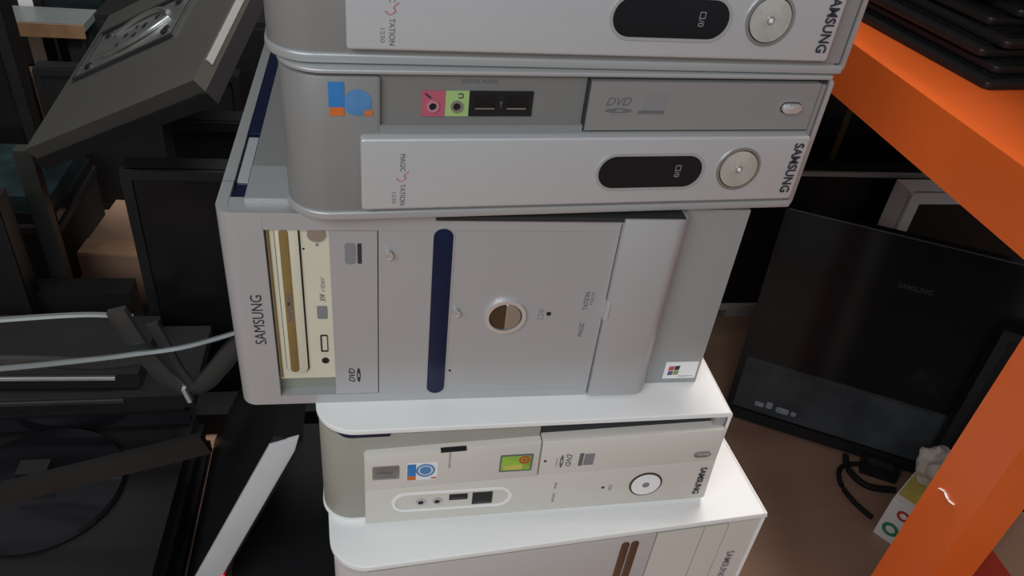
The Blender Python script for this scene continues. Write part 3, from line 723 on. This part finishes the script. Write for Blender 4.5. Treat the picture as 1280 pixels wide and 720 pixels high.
# big tilted monitor seen from behind with its mounting plate
e = Vector((0.78456538, -0.38616306, 0.48511365)); d = Vector((0.22290892, 0.90573852, 0.36048489)); n = e.cross(d)
t = empty('computer_monitor', (0, 0, 0), 0, 'dark grey monitor seen from behind, tilted, with open metal mounting recess', 'monitor')
M = Matrix((( e.x, d.x, n.x, -0.32), (e.y, d.y, n.y, 0.60), (e.z, d.z, n.z, -0.06), (0, 0, 0, 1)))
t.matrix_world = M
def flat_ring(name, m, parent, x0, x1, y0, y1, wdt, z0, z1, b=0.0):
    bm = ring_bm(rrect_pts(x0, x1, y0, y1, 6), rrect_pts(x0 + wdt, x1 - wdt, y0 + wdt, y1 - wdt, 3), -z1, -z0, b)
    bm.transform(Matrix.Rotation(-PI / 2, 4, 'X') @ Matrix.Identity(4))
    return finish(bm, name, m, parent)
rbox('back_housing', mat('dark_satin_back', (0.075, 0.073, 0.066), 0.36, 0.2, 0.1, 4), t, -90, 264, 0, 300, -22, 0, b=5, seg=3)
rbox('bezel', black_mt, t, -94, 268, -4, 304, -40, -20, b=3)
rbox('edge_line', chrome, t, 263.5, 266, 40, 260, -12, -3, b=0.6)
rbox('mount_frame', black, t, -64, 156, 134, 240, -1, 1.2, b=1)
for a in ((-66, 158, 132, 136), (-66, 158, 238, 242), (-66, -62, 134, 240), (154, 158, 134, 240)):
    rbox('mount_rim', dark_metal, t, *a, 0, 5, b=1)
mp_ = rbox('mounting_plate', steel, t, -54, 146, 142, 232, 0.8, 2.4, b=0.6)
for cx, cy, r in ((-40, 152, 7), (-34, 222, 7), (128, 222, 8), (132, 154, 8)):
    bmx = poly_bm(disc_pts(cx, cy, r), -5.2, -2, 1); bmx.transform(Matrix.Rotation(-PI / 2, 4, 'X')); finish(bmx, 'rubber_pad', black, mp_)
for cx, cy, r in ((26, 172, 5), (44, 186, 5), (20, 196, 5), (60, 200, 6), (40, 206, 4), (70, 180, 5), (8, 180, 4), (84, 208, 5)):
    bmx = poly_bm(disc_pts(cx, cy, r), -2.9, -2); bmx.transform(Matrix.Rotation(-PI / 2, 4, 'X')); finish(bmx, 'plate_hole', black, mp_)
for pts in ([(-0.01, 0.165, 0.003), (0.03, 0.158, 0.006), (0.09, 0.168, 0.006), (0.12, 0.190, 0.003)], [(-0.01, 0.212, 0.003), (0.03, 0.222, 0.006), (0.08, 0.222, 0.006), (0.11, 0.205, 0.003)]):
    tube('hinge_ridge', steel, mp_, pts, 0.004)

# things glimpsed in the gaps, far left
t = empty('monitor_pole', (-0.43, 0.68, FLOOR), 0, 'dark upright monitor stand column under the tilted monitor', 'stand')
rbox('column', dkgrey, t, 0, 26, 0, 20, 4, 400, b=4, seg=3)
rbox('foot', black, t, -90, 110, -10, 120, 0, 12, b=4)
slab('computer_monitor', (-0.90, 0.88, -0.385), 0.0, 420, 220, 55, 'dark teal-grey monitor lying flat behind the upright column', teal, blackg)
t = empty('cardboard_box', (-0.44, 0.84, FLOOR), 0.35, 'brown cardboard box glimpsed through the gap in the left heap', 'box')
t.location = (-0.50, 0.78, FLOOR)
t.rotation_euler = (0, 0, -0.1)
rbox('carton', cardb, t, 60, 180, 40, 240, 0, 120, b=1); rbox('flap', wood, t, 60, 180, 42, 90, 120, 123)
t = empty('crate', (-0.90, 0.84, FLOOR), 0, 'black plastic crate under the flat teal-grey monitor', 'crate')
rbox('body', black_mt, t, 0, 420, 30, 270, 0, 141, b=3); rbox('rim', black, t, -4, 424, 26, 274, 130, 144, b=2)
t = monitor('computer_monitor', (-0.985, 1.12, FLOOR), 0.03, 0.0, 400, 530, 60, 20, 'black monitor standing upright at the far left edge', black_mt)
t = empty('side_table', (-1.3, 1.5, FLOOR), 0, 'grey-topped small table with raw wood edge at the upper left', 'table')
rbox('table_top', mat('grey_laminate', (0.22, 0.25, 0.25), 0.4), t, 0, 730, 0, 110, 292, 310, b=1)
rbox('wood_edge', wood, t, 1, 729, -4, 0, 276, 308, b=1)
for x_, y_ in ((20, 10), (680, 10), (20, 76), (680, 76)): rbox('leg', dark_metal, t, x_, x_ + 30, y_, y_ + 30, 0, 292)
t = empty('panel_board', (-0.750, 1.62, FLOOR), 0, 'narrow bright white board standing at the upper left', 'board')
rbox('board', mat('bright_white_board', (0.95, 0.95, 0.93), 0.5), t, 0, 32, 0, 20, 0, 440, b=1)
rbox('dark_edge', black, t, 32, 52, 4, 20, 0, 440, b=1)
t = empty('bottle', (-0.655, 1.64, FLOOR), 0, 'teal plastic canister standing beside the white board', 'canister')
rbox('body', teal, t, -35, 90, 0, 60, 0, 410, b=14, seg=3)
rbox('cap', steel, t, -5, 40, 18, 45, 410, 440, b=4)
